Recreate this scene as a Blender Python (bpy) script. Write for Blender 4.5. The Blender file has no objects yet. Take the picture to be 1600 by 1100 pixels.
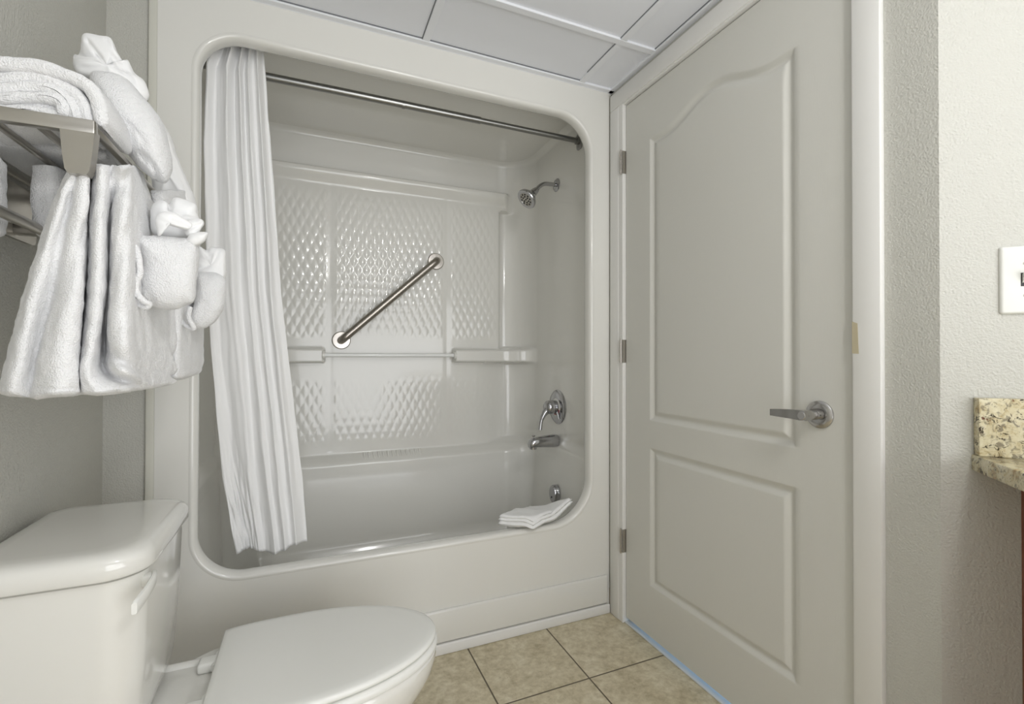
import bpy, bmesh, math, random
from mathutils import Vector, Matrix, noise
from mathutils.geometry import tessellate_polygon

random.seed(7)
scene = bpy.context.scene
C = scene.collection
R = math.radians

# ------------------------------------------------------------------ camera
FPX, YAW, PITCH, ROLL, EYE = 741.0, R(23.12), R(0.469), R(0.108), Vector((0, 0, 1.04))
fwd = Vector((math.sin(YAW) * math.cos(PITCH), math.cos(YAW) * math.cos(PITCH), math.sin(PITCH)))
rgt = Vector((math.cos(YAW), -math.sin(YAW), 0))
upv = rgt.cross(fwd)
rgt, upv = rgt * math.cos(ROLL) + upv * math.sin(ROLL), -rgt * math.sin(ROLL) + upv * math.cos(ROLL)
cam_data = bpy.data.cameras.new('camera')
cam_data.sensor_width = 36.0
cam_data.lens = FPX / 1600 * 36.0
cam_data.clip_start = 0.02
cam = bpy.data.objects.new('camera', cam_data)
C.objects.link(cam)
cam.matrix_world = Matrix.Translation(EYE) @ Matrix((rgt, upv, -fwd)).transposed().to_4x4()
scene.camera = cam


def at(px, py, Y):
    """point of the photograph's ray (px, py) at distance Y into the room"""
    d = rgt * ((px - 800) / FPX) - upv * ((py - 550) / FPX) + fwd
    return EYE + d * (Y / d.y)


# ------------------------------------------------------------------ world, lamps, exposure
world = bpy.data.worlds.new('world')
scene.world = world
world.use_nodes = True
world.node_tree.nodes['Background'].inputs[0].default_value = (0.62, 0.68, 0.78, 1)
world.node_tree.nodes['Background'].inputs[1].default_value = 0.25


def area(name, loc, target, sx, sy, power, color):
    l = bpy.data.lights.new(name, 'AREA')
    l.shape = 'RECTANGLE'
    l.size, l.size_y, l.energy, l.color = sx, sy, power, color
    o = bpy.data.objects.new(name, l)
    C.objects.link(o)
    o.location = loc
    o.rotation_euler = (Vector(target) - Vector(loc)).to_track_quat('-Z', 'Y').to_euler()
    return o


lamp = bpy.data.lights.new('globe_lamp', 'POINT')
lamp.energy, lamp.shadow_soft_size, lamp.color = 16.5, .08, (1.0, .985, .96)
lamp_o = bpy.data.objects.new('globe_lamp', lamp)
C.objects.link(lamp_o)
lamp_o.location = (.55, -.30, 1.90)
area('room_fill', (0.75, -1.12, 0.95), (0.15, 1.6, 2.0), 1.8, 1.6, 36.0, (0.97, 0.98, 1.0))  # unseen soft light added behind the camera as frontal and ceiling fill
area('hall_daylight', (1.75, 1.10, 0.30), (1.17, 1.10, 0.0), 1.0, 0.35, 6.0, (0.30, 0.62, 1.0))
scene.view_settings.view_transform = 'Standard'
scene.view_settings.look = 'None'
scene.view_settings.gamma = 1.0
scene.view_settings.use_curve_mapping = False
scene.view_settings.exposure = -0.14


# ------------------------------------------------------------------ materials
def srgb(r, g, b):
    return tuple(((v / 255) / 12.92 if v / 255 <= .04045 else ((v / 255 + .055) / 1.055) ** 2.4) for v in (r, g, b))


def mat(name, col, rough=.5, metal=0., coat=0., sheen=0., bump=None, aniso=0., spec=.5, trans=0., sub=0.):
    m = bpy.data.materials.new(name)
    m.use_nodes = True
    nt = m.node_tree
    b = nt.nodes['Principled BSDF']
    b.inputs['Base Color'].default_value = (*col, 1)
    b.inputs['Roughness'].default_value = rough
    b.inputs['Metallic'].default_value = metal
    b.inputs['Coat Weight'].default_value = coat
    b.inputs['Coat Roughness'].default_value = .06
    b.inputs['Sheen Weight'].default_value = sheen
    b.inputs['Specular IOR Level'].default_value = spec
    b.inputs['Transmission Weight'].default_value = trans
    b.inputs['Anisotropic'].default_value = aniso
    if bump:
        tc = nt.nodes.new('ShaderNodeTexCoord')
        prev = None
        for sc, strength, dist, stretch in bump:
            mp = nt.nodes.new('ShaderNodeMapping')
            mp.inputs['Scale'].default_value = stretch
            nz = nt.nodes.new('ShaderNodeTexNoise')
            nz.inputs['Scale'].default_value = sc
            nz.inputs['Detail'].default_value = 3
            bp = nt.nodes.new('ShaderNodeBump')
            bp.inputs['Strength'].default_value = strength
            bp.inputs['Distance'].default_value = dist
            nt.links.new(tc.outputs['Object'], mp.inputs[0])
            nt.links.new(mp.outputs[0], nz.inputs['Vector'])
            nt.links.new(nz.outputs['Fac'], bp.inputs['Height'])
            if prev:
                nt.links.new(prev.outputs[0], bp.inputs['Normal'])
            prev = bp
        nt.links.new(prev.outputs[0], b.inputs['Normal'])
    return m


M = {}
M['wall'] = mat('painted_wall', srgb(196, 195, 187), .42, bump=[(235, .8, .0026, (1, 1, 1)), (90, .3, .003, (1, 1, 1))], spec=.35)
M['trim'] = mat('white_trim_paint', srgb(233, 232, 228), .33, bump=[(40, .12, .001, (1, 1, 1))])
M['door'] = mat('door_paint', srgb(216, 215, 208), .38, bump=[(60, .35, .0009, (14, 14, .5))])
M['gel'] = mat('white_gelcoat', srgb(229, 228, 222), .16, coat=.4, bump=[(6, .08, .004, (1, 1, 1))])
M['china'] = mat('white_vitreous_china', srgb(228, 227, 221), .12, coat=.5)
M['seat'] = mat('toilet_seat_plastic', srgb(233, 233, 228), .26)
M['chrome'] = mat('chrome', (.46, .46, .47), .12, 1.)
M['nickel'] = mat('brushed_nickel', (.46, .44, .40), .30, 1., bump=[(120, .1, .0004, (1, 1, 12))])
M['steel'] = mat('brushed_steel', (.50, .47, .43), .28, 1.)
M['satin'] = mat('satin_chrome', (.50, .49, .48), .2, 1.)
M['bar'] = mat('satin_steel_bar', (.34, .315, .28), .27, 1.)
M['rod'] = mat('dull_chrome_rod', (.30, .30, .29), .30, 1., bump=[(30, .2, .0006, (1, 1, 1))])
M['dark'] = mat('dark_gap', (.012, .011, .01), .9)
M['gap'] = mat('shadow_gap_grey', (.20, .21, .225), .8)
M['terry'] = mat('white_terry', srgb(243, 243, 243), .95, sheen=.35, spec=.1,
                 bump=[(420, .8, .004, (1, 1, 1)), (130, .35, .004, (1, 1, 1))])
M['hem'] = mat('smooth_towel_band', srgb(243, 243, 243), .9, sheen=.2, spec=.1, bump=[(700, .25, .0006, (1, 1, 1))])
M['cloth'] = mat('white_cotton', srgb(242, 242, 241), .85, sheen=.15, spec=.15,
                 bump=[(25, .30, .004, (1, 1, 1)), (800, .2, .0004, (1, 1, 1))])
M['curtain'] = mat('curtain_polyester', srgb(243, 243, 242), .62, sheen=.2, spec=.3,
                   bump=[(9, .35, .006, (1, 1, .35)), (60, .12, .001, (1, 1, 1))])
M['ceil'] = mat('ceiling_vinyl_tile', srgb(236, 238, 243), .5, bump=[(18, .08, .002, (1, 1, 1))])
M['grid'] = mat('ceiling_grid_metal', srgb(238, 240, 244), .4)
M['acrylic'] = mat('clear_acrylic', (.88, .89, .87), .08, coat=.6)
M['plastic'] = mat('white_switch_plastic', srgb(224, 224, 218), .25)
M['bead'] = mat('caulk', srgb(214, 213, 202), .6)
M['patch'] = mat('beige_strike_spot', srgb(190, 180, 152), .6)
M['base'] = mat('beige_base_tile', srgb(150, 140, 118), .5, bump=[(60, .3, .002, (1, 1, 1))])
M['wood'] = mat('cherry_wood', srgb(140, 72, 42), .35, bump=[(30, .2, .001, (1, 1, .1))])
M['rubber'] = mat('dark_nozzle_rubber', (.03, .03, .03), .6)
M['red'] = mat('red_mark', srgb(165, 40, 50), .4)
M['thresh'] = mat('threshold_strip', srgb(215, 218, 220), .5)
M['hall'] = mat('hall_floor', srgb(190, 185, 170), .6)


def floor_material():
    m = bpy.data.materials.new('beige_floor_tile')
    m.use_nodes = True
    nt = m.node_tree
    N, Lk = nt.nodes, nt.links
    b = N['Principled BSDF']
    tc = N.new('ShaderNodeTexCoord')
    sep = N.new('ShaderNodeSeparateXYZ')
    Lk.new(tc.outputs['Object'], sep.inputs[0])

    def math_(op, a, b_=None, c_=None):
        n = N.new('ShaderNodeMath')
        n.operation = op
        for i, v in enumerate((a, b_, c_)):
            if v is None:
                continue
            if isinstance(v, (int, float)):
                n.inputs[i].default_value = v
            else:
                Lk.new(v, n.inputs[i])
        return n.outputs[0]
    T = .3135

    def edge(s, off):
        f = math_('FRACT', math_('DIVIDE', math_('SUBTRACT', s, off), T))
        return math_('MULTIPLY', math_('MINIMUM', f, math_('SUBTRACT', 1., f)), T)
    dx, dy = edge(sep.outputs[0], .5225 - 3.135), edge(sep.outputs[1], 1.317 - 3.135)
    d = math_('MINIMUM', dx, dy)
    mr = N.new('ShaderNodeMapRange')
    mr.interpolation_type = 'SMOOTHSTEP'
    Lk.new(d, mr.inputs[0])
    mr.inputs[1].default_value, mr.inputs[2].default_value = .0016, .0032
    n1, n2, n3 = (N.new('ShaderNodeTexNoise') for _ in range(3))
    for n, s, det in ((n1, 11, 6), (n2, 42, 8), (n3, 70, 5)):
        n.inputs['Scale'].default_value = s
        n.inputs['Detail'].default_value = det
        n.inputs['Roughness'].default_value = .65
        Lk.new(tc.outputs['Object'], n.inputs['Vector'])
    n3.inputs['Distortion'].default_value = 1.6
    mixf = math_('ADD', math_('MULTIPLY', n1.outputs['Fac'], .45), math_('MULTIPLY', n2.outputs['Fac'], .55))
    cr = N.new('ShaderNodeValToRGB')
    Lk.new(mixf, cr.inputs[0])
    e = cr.color_ramp.elements
    e[0].position, e[0].color = .36, (*srgb(172, 160, 130), 1)
    e[1].position, e[1].color = .64, (*srgb(224, 216, 192), 1)
    k = e.new(.5)
    k.color = (*srgb(202, 191, 162), 1)
    spot = N.new('ShaderNodeMapRange')
    Lk.new(n3.outputs['Fac'], spot.inputs[0])
    spot.inputs[1].default_value, spot.inputs[2].default_value = .62, .72
    mx = N.new('ShaderNodeMix')
    mx.data_type = 'RGBA'
    Lk.new(math_('MULTIPLY', spot.outputs[0], .55), mx.inputs[0])
    Lk.new(cr.outputs[0], mx.inputs[6])
    mx.inputs[7].default_value = (*srgb(140, 124, 92), 1)
    mg = N.new('ShaderNodeMix')
    mg.data_type = 'RGBA'
    Lk.new(mr.outputs[0], mg.inputs[0])
    mg.inputs[6].default_value = (*srgb(98, 88, 70), 1)
    Lk.new(mx.outputs[2], mg.inputs[7])
    Lk.new(mg.outputs[2], b.inputs['Base Color'])
    bp = N.new('ShaderNodeBump')
    bp.inputs['Strength'].default_value = .7
    bp.inputs['Distance'].default_value = .002
    Lk.new(mr.outputs[0], bp.inputs['Height'])
    Lk.new(bp.outputs[0], b.inputs['Normal'])
    b.inputs['Roughness'].default_value = .38
    return m


def granite_material():
    m = bpy.data.materials.new('speckled_granite')
    m.use_nodes = True
    nt = m.node_tree
    N, Lk = nt.nodes, nt.links
    b = N['Principled BSDF']
    tc = N.new('ShaderNodeTexCoord')

    def nz(s, det=6, rough=.6, dist=0.):
        n = N.new('ShaderNodeTexNoise')
        n.inputs['Scale'].default_value = s
        n.inputs['Detail'].default_value = det
        n.inputs['Roughness'].default_value = rough
        n.inputs['Distortion'].default_value = dist
        Lk.new(tc.outputs['Object'], n.inputs['Vector'])
        return n.outputs['Fac']
    cr = N.new('ShaderNodeValToRGB')
    Lk.new(nz(48, 6, .7, .6), cr.inputs[0])
    e = cr.color_ramp.elements
    e[0].position, e[0].color = .32, (*srgb(160, 134, 88), 1)
    e[1].position, e[1].color = .66, (*srgb(224, 217, 190), 1)
    k = e.new(.47)
    k.color = (*srgb(208, 197, 162), 1)

    def over(base, col, fac_socket, lo, hi, amt=1.):
        mr = N.new('ShaderNodeMapRange')
        Lk.new(fac_socket, mr.inputs[0])
        mr.inputs[1].default_value, mr.inputs[2].default_value = lo, hi
        mr.inputs[4].default_value = amt
        mx = N.new('ShaderNodeMix')
        mx.data_type = 'RGBA'
        Lk.new(mr.outputs[0], mx.inputs[0])
        Lk.new(base, mx.inputs[6])
        mx.inputs[7].default_value = (*col, 1)
        return mx.outputs[2]
    c = over(cr.outputs[0], srgb(120, 112, 96), nz(85, 4, .6, .8), .54, .64, .8)
    c = over(c, srgb(52, 42, 30), nz(62, 5, .75, 1.0), .565, .61, .95)
    c = over(c, srgb(96, 44, 26), nz(60, 3, .5, .4), .69, .72, .9)
    Lk.new(c, b.inputs['Base Color'])
    b.inputs['Roughness'].default_value = .16
    return m


M['floor'] = floor_material()
M['granite'] = granite_material()

# ------------------------------------------------------------------ builders
ORG = {}


def thing(name, label, cat, loc, group=None):
    o = bpy.data.objects.new(name, None)
    C.objects.link(o)
    o.location = loc
    o.empty_display_size = .05
    ORG[o] = Vector(loc)
    tag(o, label, cat, group)
    return o


def tag(o, label, cat, group=None):
    o['label'] = label
    o['category'] = cat
    if group:
        o['group'] = group
    return o


def mobj(name, verts, faces, m, parent=None, smooth=True, label=None, auto=None, origin=None):
    org = ORG[parent] if parent else (Vector(origin) if origin else Vector((0, 0, 0)))
    me = bpy.data.meshes.new(name)
    me.from_pydata([tuple(Vector(v) - org) for v in verts], [], faces)
    bm = bmesh.new()
    bm.from_mesh(me)
    bmesh.ops.recalc_face_normals(bm, faces=bm.faces)
    bm.to_mesh(me)
    bm.free()
    me.materials.append(m)
    o = bpy.data.objects.new(name, me)
    C.objects.link(o)
    if parent:
        o.parent = parent
    else:
        o.location = org
    ORG[o] = org
    if smooth:
        me.shade_smooth()
        if auto:
            me.set_sharp_from_angle(angle=R(auto))
    if label:
        o['label'] = label
    return o


def struct(o):
    o['kind'] = 'structure'
    return o


class MB:
    """collects shapes of ONE part"""

    def __init__(s):
        s.v, s.f = [], []

    def add(s, v, f):
        n = len(s.v)
        s.v += [Vector(p) for p in v]
        s.f += [tuple(i + n for i in q) for q in f]
        return s

    def box(s, a, b, bev=0., seg=2, xf=None):
        bm = bmesh.new()
        bmesh.ops.create_cube(bm, size=1)
        a, b = Vector(a), Vector(b)
        for v in bm.verts:
            v.co = Vector([(a[i] + b[i]) / 2 + v.co[i] * abs(b[i] - a[i]) for i in range(3)])
        if bev:
            bmesh.ops.bevel(bm, geom=bm.edges[:], offset=bev, segments=seg, profile=.5, affect='EDGES')
        if xf:
            bm.transform(xf)
        bm.verts.index_update()
        s.add([v.co.copy() for v in bm.verts], [[v.index for v in f.verts] for f in bm.faces])
        bm.free()
        return s

    def grid(s, rows, closed_u=False, closed_v=False):
        n, m = len(rows), len(rows[0])
        f = []
        for i in range(n if closed_v else n - 1):
            for j in range(m if closed_u else m - 1):
                i2, j2 = (i + 1) % n, (j + 1) % m
                f.append((i * m + j, i * m + j2, i2 * m + j2, i2 * m + j))
        return s.add([p for r in rows for p in r], f)

    def loft(s, rings, cap0=True, cap1=True):
        n, m = len(rings), len(rings[0])
        base = len(s.v)
        s.grid(rings, closed_u=True)
        if cap0:
            s.f.append(tuple(base + j for j in range(m))[::-1])
        if cap1:
            s.f.append(tuple(base + (n - 1) * m + j for j in range(m)))
        return s

    def tube(s, pts, rad, seg=16, cap=True):
        pts = [Vector(p) for p in pts]
        if not isinstance(rad, (list, tuple)):
            rad = [rad] * len(pts)
        t = (pts[1] - pts[0]).normalized()
        a = t.orthogonal().normalized()
        rings = []
        for i, p in enumerate(pts):
            t2 = (pts[min(i + 1, len(pts) - 1)] - pts[max(i - 1, 0)]).normalized()
            a = (t.rotation_difference(t2) @ a).normalized()
            t = t2
            b = t.cross(a)
            rings.append([p + (a * math.cos(k * 2 * math.pi / seg) + b * math.sin(k * 2 * math.pi / seg)) * rad[i]
                          for k in range(seg)])
        return s.loft(rings, cap, cap)

    def lathe(s, c, axis, prof, seg=32):
        """prof: list of (distance along axis, radius)"""
        c, ax = Vector(c), Vector(axis).normalized()
        a = ax.orthogonal().normalized()
        b = ax.cross(a)
        return s.loft([[c + ax * h + (a * math.cos(k * 2 * math.pi / seg) + b * math.sin(k * 2 * math.pi / seg)) * max(r, 1e-5)
                        for k in range(seg)] for h, r in prof])

    def prism(s, poly, d):
        """poly: 3D outline, d: extrusion vector"""
        p0 = [Vector(p) for p in poly]
        return s.loft([p0, [p + Vector(d) for p in p0]])

    def build(s, name, m, parent=None, smooth=True, label=None, auto=40, origin=None):
        return mobj(name, s.v, s.f, m, parent, smooth, label, auto, origin)


def cr(p0, p1, p2, p3, t):
    return .5 * ((2 * p1) + (p2 - p0) * t + (2 * p0 - 5 * p1 + 4 * p2 - p3) * t * t + (3 * p1 - p0 - 3 * p2 + p3) * t ** 3)


def smooth_path(pts, n=8, closed=False):
    pts = [Vector(p) for p in pts]
    out, L = [], len(pts)
    for i in range(L if closed else L - 1):
        g = (lambda k: pts[k % L]) if closed else (lambda k: pts[min(max(k, 0), L - 1)])
        for j in range(n):
            out.append(cr(g(i - 1), g(i), g(i + 1), g(i + 2), j / n))
    if not closed:
        out.append(pts[-1])
    return out


def resample(pts, n, closed=True):
    P = pts + ([pts[0]] if closed else [])
    d = [0.]
    for a, b in zip(P, P[1:]):
        d.append(d[-1] + (b - a).length)
    out, k = [], 0
    for i in range(n):
        t = d[-1] * i / (n if closed else n - 1)
        while k < len(P) - 2 and d[k + 1] < t:
            k += 1
        u = (t - d[k]) / max(d[k + 1] - d[k], 1e-9)
        out.append(P[k].lerp(P[k + 1], min(max(u, 0), 1)))
    return out


def sm(a, b, x):
    if a == b:
        return 1. if x >= a else 0.
    t = min(max((x - a) / (b - a), 0), 1)
    return t * t * (3 - 2 * t)


def roughen(o, amp, scale, amp2=0., scale2=1.):
    """real displacement of a soft surface"""
    me = o.data
    nrm = [v.normal.copy() for v in me.vertices]
    for v, n in zip(me.vertices, nrm):
        p = v.co + ORG[o]
        d = noise.noise(p * scale) * amp
        if amp2:
            d += noise.noise(p * scale2 + Vector((9, 3, 5))) * amp2
        v.co += n * d
    return o


def rrect(x0, x1, y0, y1, r, n=8):
    """rounded rectangle, r = radii for corners (x1y1, x0y1, x0y0, x1y0)"""
    if not isinstance(r, (list, tuple)):
        r = [r] * 4
    out = []
    for (cx, cy, sx, sy), rr, a0 in zip(((x1, y1, -1, -1), (x0, y1, 1, -1), (x0, y0, 1, 1), (x1, y0, -1, 1)), r, (0, 90, 180, 270)):
        for k in range(n + 1):
            a = R(a0 + 90 * k / n)
            out.append((cx + sx * rr + rr * math.cos(a), cy + sy * rr + rr * math.sin(a)))
    return out


# ------------------------------------------------------------------ room shell
XL, XR, YF, ZC = -.522, 1.14, 1.629, 2.122
CORN = Vector((XR, .527, 0))
DIRW = Vector((1, -1, 0)).normalized()       # along the angled vanity wall
NORW = Vector((-1, -1, 0)).normalized()      # out of that wall into the room
P2 = CORN + DIRW * 1.3
YB = -1.25

fl = MB().grid([[(XL - .1, YB - .1, 0), (2.3, YB - .1, 0)], [(XL - .1, YF + .02, 0), (2.3, YF + .02, 0)]])
struct(fl.build('floor', M['floor'], smooth=False))


def wall(name, a, b, z0=0., z1=ZC + .12, t=.1, side=1, m='wall', holes=None):
    a, b = Vector((a[0], a[1], 0)), Vector((b[0], b[1], 0))
    d = (b - a).normalized()
    n = Vector((-d.y, d.x, 0)) * side
    g = MB()
    g.loft([[a + Vector((0, 0, z)), b + Vector((0, 0, z)), b + n * t + Vector((0, 0, z)), a + n * t + Vector((0, 0, z))] for z in (z0, z1)])
    return struct(g.build(name, M[m], smooth=False))


wall('wall_left', (XL, YB), (XL, YF + .8), side=1)
wall('wall_back', (XL, YF + .013), (-.405, YF + .013), side=1)
# door wall with its opening
DY0, DY1, DZ = .672, 1.545, 2.032
g = MB()
for (y0, y1, z0, z1) in ((CORN.y, DY0, 0, ZC + .12), (DY1, YF + .01, 0, ZC + .12), (DY0, DY1, DZ, ZC + .12)):
    g.box((XR, y0, z0), (XR + .11, y1, z1))
g.box((XR, YF, 0), (XR + .11, YF + .85, ZC + .12))
# outside corner: chamfered end toward the vanity wall
struct(g.build('wall_right', M['wall'], smooth=False))
wall('wall_vanity', (CORN.x, CORN.y), (P2.x, P2.y), side=1)
wall('wall_side', (P2.x, P2.y), (P2.x, YB), side=1)
g = MB()
g.box((XL, YB - .1, 0), (-.35, YB, ZC + .12)).box((1.45, YB - .1, 0), (P2.x, YB, ZC + .12)).box((-.35, YB - .1, 2.02), (1.45, YB, ZC + .12))
struct(g.build('wall_front', M['wall'], smooth=False))
# hall beyond the door gap
g = MB().box((XR + .11, -.2, -.02), (2.4, 2.3, -.001))
struct(g.build('floor_hall', M['hall'], smooth=False))

# dropped ceiling: tiles lie a little above the grid flanges
g = MB()
g.box((XL - .02, YB, ZC + .006), (P2.x, YF + .005, ZC + .02))
struct(g.build('ceiling', M['ceil'], smooth=False))
grid = MB()


def bar_x(y0, y1, x0=XL, x1=XR + .9):
    grid.box((x0, y0, ZC - .002), (x1, y1, ZC + .0065), .0008, 1)


def bar_y(x0, x1, y0=YB, y1=YF):
    grid.box((x0, y0, ZC - .0012), (x1, y1, ZC + .0062), .0008, 1)


for yy in (1.337, .727, .117, -.493):
    bar_x(yy, yy + .024)
for xx in (.351, .973, -.259):
    bar_y(xx, xx + .024)
grid.box((XL, YF - .022, ZC - .003), (XR, YF + .004, ZC + .0065), .001, 1)
grid.box((XL, YF - .002, ZC - .004), (XR, YF + .004, ZC + .01), .0005, 1)
grid.box((XR - .020, CORN.y, ZC - .003), (XR + .002, YF, ZC + .0065), .001, 1)
grid.box((XL, YB, ZC - .003), (XL + .02, YF, ZC + .0065), .001, 1)
struct(grid.build('trim_1', M['grid'], smooth=False))
# grey strips painted as the shade where the tiles sit back from the flanges
g = MB()
for y0 in (YF - .0245,):
    for (x0, x1) in ((-.235, .351), (.375, .973)):
        g.box((x0, y0, ZC + .003), (x1, y0 + .0025, ZC + .0062))
for x0 in (.3485,):
    g.box((x0, YB, ZC + .003), (x0 + .0025, YF - .022, ZC + .0062))
g.box((.9715, .8, ZC + .003), (.973, YF - .08, ZC + .0062))
g.box((XR - .0225, .6, ZC + .003), (XR - .020, 1.337, ZC + .0062))
struct(g.build('trim_2', M['gap'], smooth=False))

# ------------------------------------------------------------------ door, jamb, casing
g = MB()
CX = XR - .015                                   # face of the casing
for (y0, y1, z0, z1) in ((DY0 - .048, DY0 + .010, 0, DZ + .0017), (DY1 + .018, YF - .009, 0, DZ + .0017)):
    g.box((CX, y0, z0), (XR + .002, y1, z1), .003, 2)
g.box((CX, DY0 - .048, DZ + .002), (XR + .002, YF - .009, DZ + .068), .003, 2)
struct(g.build('trim_3', M['trim'], auto=35))
g = MB()
g.box((CX + .004, DY0 + .002, 0), (XR + .11, DY0 + .0125, DZ + .008), .001, 1)
g.box((CX + .002, DY1 - .008, 0), (XR + .11, DY1 + .022, DZ + .008), .0015, 1)
g.box((CX + .004, DY0, DZ - .004), (XR + .11, DY1 + .01, DZ + .006), .001, 1)
g.box((XR + .040, DY0 + .010, 0), (XR + .075, DY0 + .032, DZ), .001, 1)
g.box((XR + .040, DY1 - .030, 0), (XR + .075, DY1 - .006, DZ), .001, 1)
g.box((XR + .040, DY0 + .01, DZ - .03), (XR + .075, DY1 - .008, DZ), .001, 1)
struct(g.build('trim_4', M['trim'], auto=35))

dy0, dy1, dz0, dz1 = .687, 1.534, .022, 2.024
DXF = XR + .002                                  # front face of the slab
UY0, UY1 = .829, 1.394


def ztop(y):
    t = abs(y - (UY0 + UY1) / 2) / .215
    return 1.836 + .056 * (0.5 + 0.5 * math.cos(math.pi * min(t, 1)))


def dprof(d):
    if d <= 0:
        return 0.
    if d < .016:
        return -.0095 * sm(-.004, .017, d) + .0095 * sm(-.004, .017, 0) * (1 - d / .016)
    if d < .037:
        return -.0095 + .0088 * sm(.018, .037, d)
    return -.0007


def ddepth(y, z):
    a = min(y - UY0, UY1 - y, z - .806)
    slope = (ztop(y + .004) - ztop(y - .004)) / .008
    b = (ztop(y) - z) / math.sqrt(1 + slope * slope)
    d1 = min(a, b)
    d2 = min(y - UY0, UY1 - y, z - .206, .706 - z)
    return dprof(d1) + dprof(d2)


def lines(a, b, coarse, dense, bands):
    out, x = [], a
    while x < b - 1e-6:
        out.append(x)
        x += dense if any(lo <= x < hi for lo, hi in bands) else coarse
    return out + [b]


ys = lines(dy0, dy1, .016, .0022, ((UY0 - .004, UY0 + .04), (UY1 - .042, UY1 + .006)))
zs = lines(dz0, dz1, .03, .0024, ((.2, .246), (.666, .712), (.80, .846), (1.79, 1.90)))
rows = [[Vector((DXF - ddepth(y, z), y, z)) for y in ys] for z in zs]
g = MB().grid(rows)
fr = [p for p in rows[0]] + [r[-1] for r in rows[1:]] + rows[-1][-2::-1] + [r[0] for r in rows[-2:0:-1]]
g.loft([fr, [Vector((DXF + .035, p.y, p.z)) for p in fr]], cap0=False)
door = g.build('door_1', M['door'], auto=50)
door['kind'] = 'structure'
ORG[door] = Vector((0, 0, 0))
# lever handle
g = MB().lathe((DXF, .767, .899), (-1, 0, 0), [(0, 0), (0, .0335), (.004, .0335), (.0075, .030), (.009, .020), (.009, .014)])
hd = g.build('handle_rose', M['satin'], door, label='round brushed nickel rose')
g = MB().tube([(DXF - .008, .767, .899), (DXF - .04, .767, .899), (DXF - .055, .767, .899)], [.0115, .0115, .0105], 24)
g.tube([(DXF - .022, .767, .899), (DXF - .024, .767, .899)], .0135, 24)
g.tube([(DXF - .004, .748, .899), (DXF - .012, .748, .899)], .003, 12)
sp = g.build('handle_spindle', M['satin'], door)
g = MB()
secs = []
for (y, h, x0, x1) in ((.757, .0118, -.046, -.070), (.772, .0120, -.048, -.070), (.80, .0112, -.056, -.064), (.83, .0098, -.057, -.063), (.855, .0082, -.057, -.062)):
    zc = .9 - (.0118 - h) * .6
    secs.append([Vector((DXF + x0, y, zc - h)), Vector((DXF + x0, y, zc + h)), Vector((DXF + x1, y, zc + h)), Vector((DXF + x1, y, zc - h))])
g.loft(secs)
g.lathe((DXF - .07, .7645, .8995), (-1, 0, 0), [(-.004, .0102), (.001, .0102), (.002, .009), (.002, 0)], 24)
g.build('door_lever', M['satin'], door, auto=30)
# hinges
for zc in (1.802, 1.059, .318):
    g = MB()
    for k in range(5):
        z0 = zc - .044 + k * .0178
        g.tube([(CX - .0035, 1.5415, z0), (CX - .0035, 1.5415, z0 + .0168)], .0045, 14)
    g.tube([(CX - .0035, 1.5415, zc - .048), (CX - .0035, 1.5415, zc + .049)], .0028, 10)
    g.box((CX + .002, 1.5365, zc - .045), (XR + .004, 1.5385, zc + .045))
    g.build('hinge', M['steel'], door, auto=40)
# unpainted strike spot, drawn as a thin strip on the latch side casing
g = MB()
pts = [(CX - .0006, .682, 1.119), (CX - .0006, .6705, 1.114), (CX - .0006, .668, 1.046), (CX - .0006, .682, 1.047)]
g.prism(pts, (.0012, 0, 0))
o = g.build('strike_spot', M['patch'], smooth=False, origin=(CX, .675, 1.046))
tag(o, 'beige unpainted strike spot on the white casing above the door lever', 'patch')
# threshold strip in the gap under the door
g = MB().box((XR - .004, DY0 + .012, .0), (XR + .06, DY1 - .008, .006), .002, 2)
struct(g.build('trim_5', M['thresh'], auto=35))
# short piece of base between tub and casing
g = MB().box((XR - .012, YF - .011, 0), (XR + .001, YF + .002, .095), .002, 2)
struct(g.build('baseboard_right', M['base']))
g = MB().box((XL, YB, 0), (XL + .012, YF, .09), .002, 2)
struct(g.build('baseboard_left', M['trim']))

# ------------------------------------------------------------------ one piece tub and shower unit
tub = thing('bathtub_shower_unit', 'glossy white one piece bathtub and shower surround with rounded opening', 'bathtub', (.36, YF, 0))
HX0, HX1, HZ0, HZ1 = -.300, 1.035, .385, 1.992
RAD = (.135, .115, .125, .165)                    # right-top, left-top, left-bottom, right-bottom
hole0 = rrect(HX0, HX1, HZ0, HZ1, RAD, 20)


def hole(off):
    return rrect(HX0 - off, HX1 + off, HZ0 - off, HZ1 + off, [r + off for r in RAD], 20)


TX0, TX1 = -.402, 1.128
outer = [(TX1, ZC - .004), (TX0, ZC - .004), (TX0, 0), (TX1, 0)]
hp = hole(.020)
g = MB()
polys = [[Vector((x, YF, z)) for x, z in outer], [Vector((x, YF, z)) for x, z in hp]]
flat = polys[0] + polys[1]
g.add(flat, [tuple(t) for t in tessellate_polygon(polys)])
g.add([(TX0, YF, 0), (TX0, YF, ZC - .004), (TX0, YF + .014, ZC - .004), (TX0, YF + .014, 0)], [(0, 1, 2, 3)])
g.add([(TX1, YF, 0), (TX1, YF, ZC - .004), (TX1, YF + .74, ZC - .004), (TX1, YF + .74, 0)], [(0, 1, 2, 3)])
prof = [(.020, 0), (.0172, -.0008), (.014, -.0014), (.0105, -.0010), (.0072, .0008), (.0044, .0038), (.0022, .0075), (.0008, .012), (.0001, .017), (0, .024), (0, .034), (.003, .044), (.010, .049), (.05, .052)]
g.grid([[Vector((x, YF + dy, z)) for x, z in hole(off)] for off, dy in prof], closed_u=True)
g.build('front_frame', M['gel'], tub, auto=60)
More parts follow.
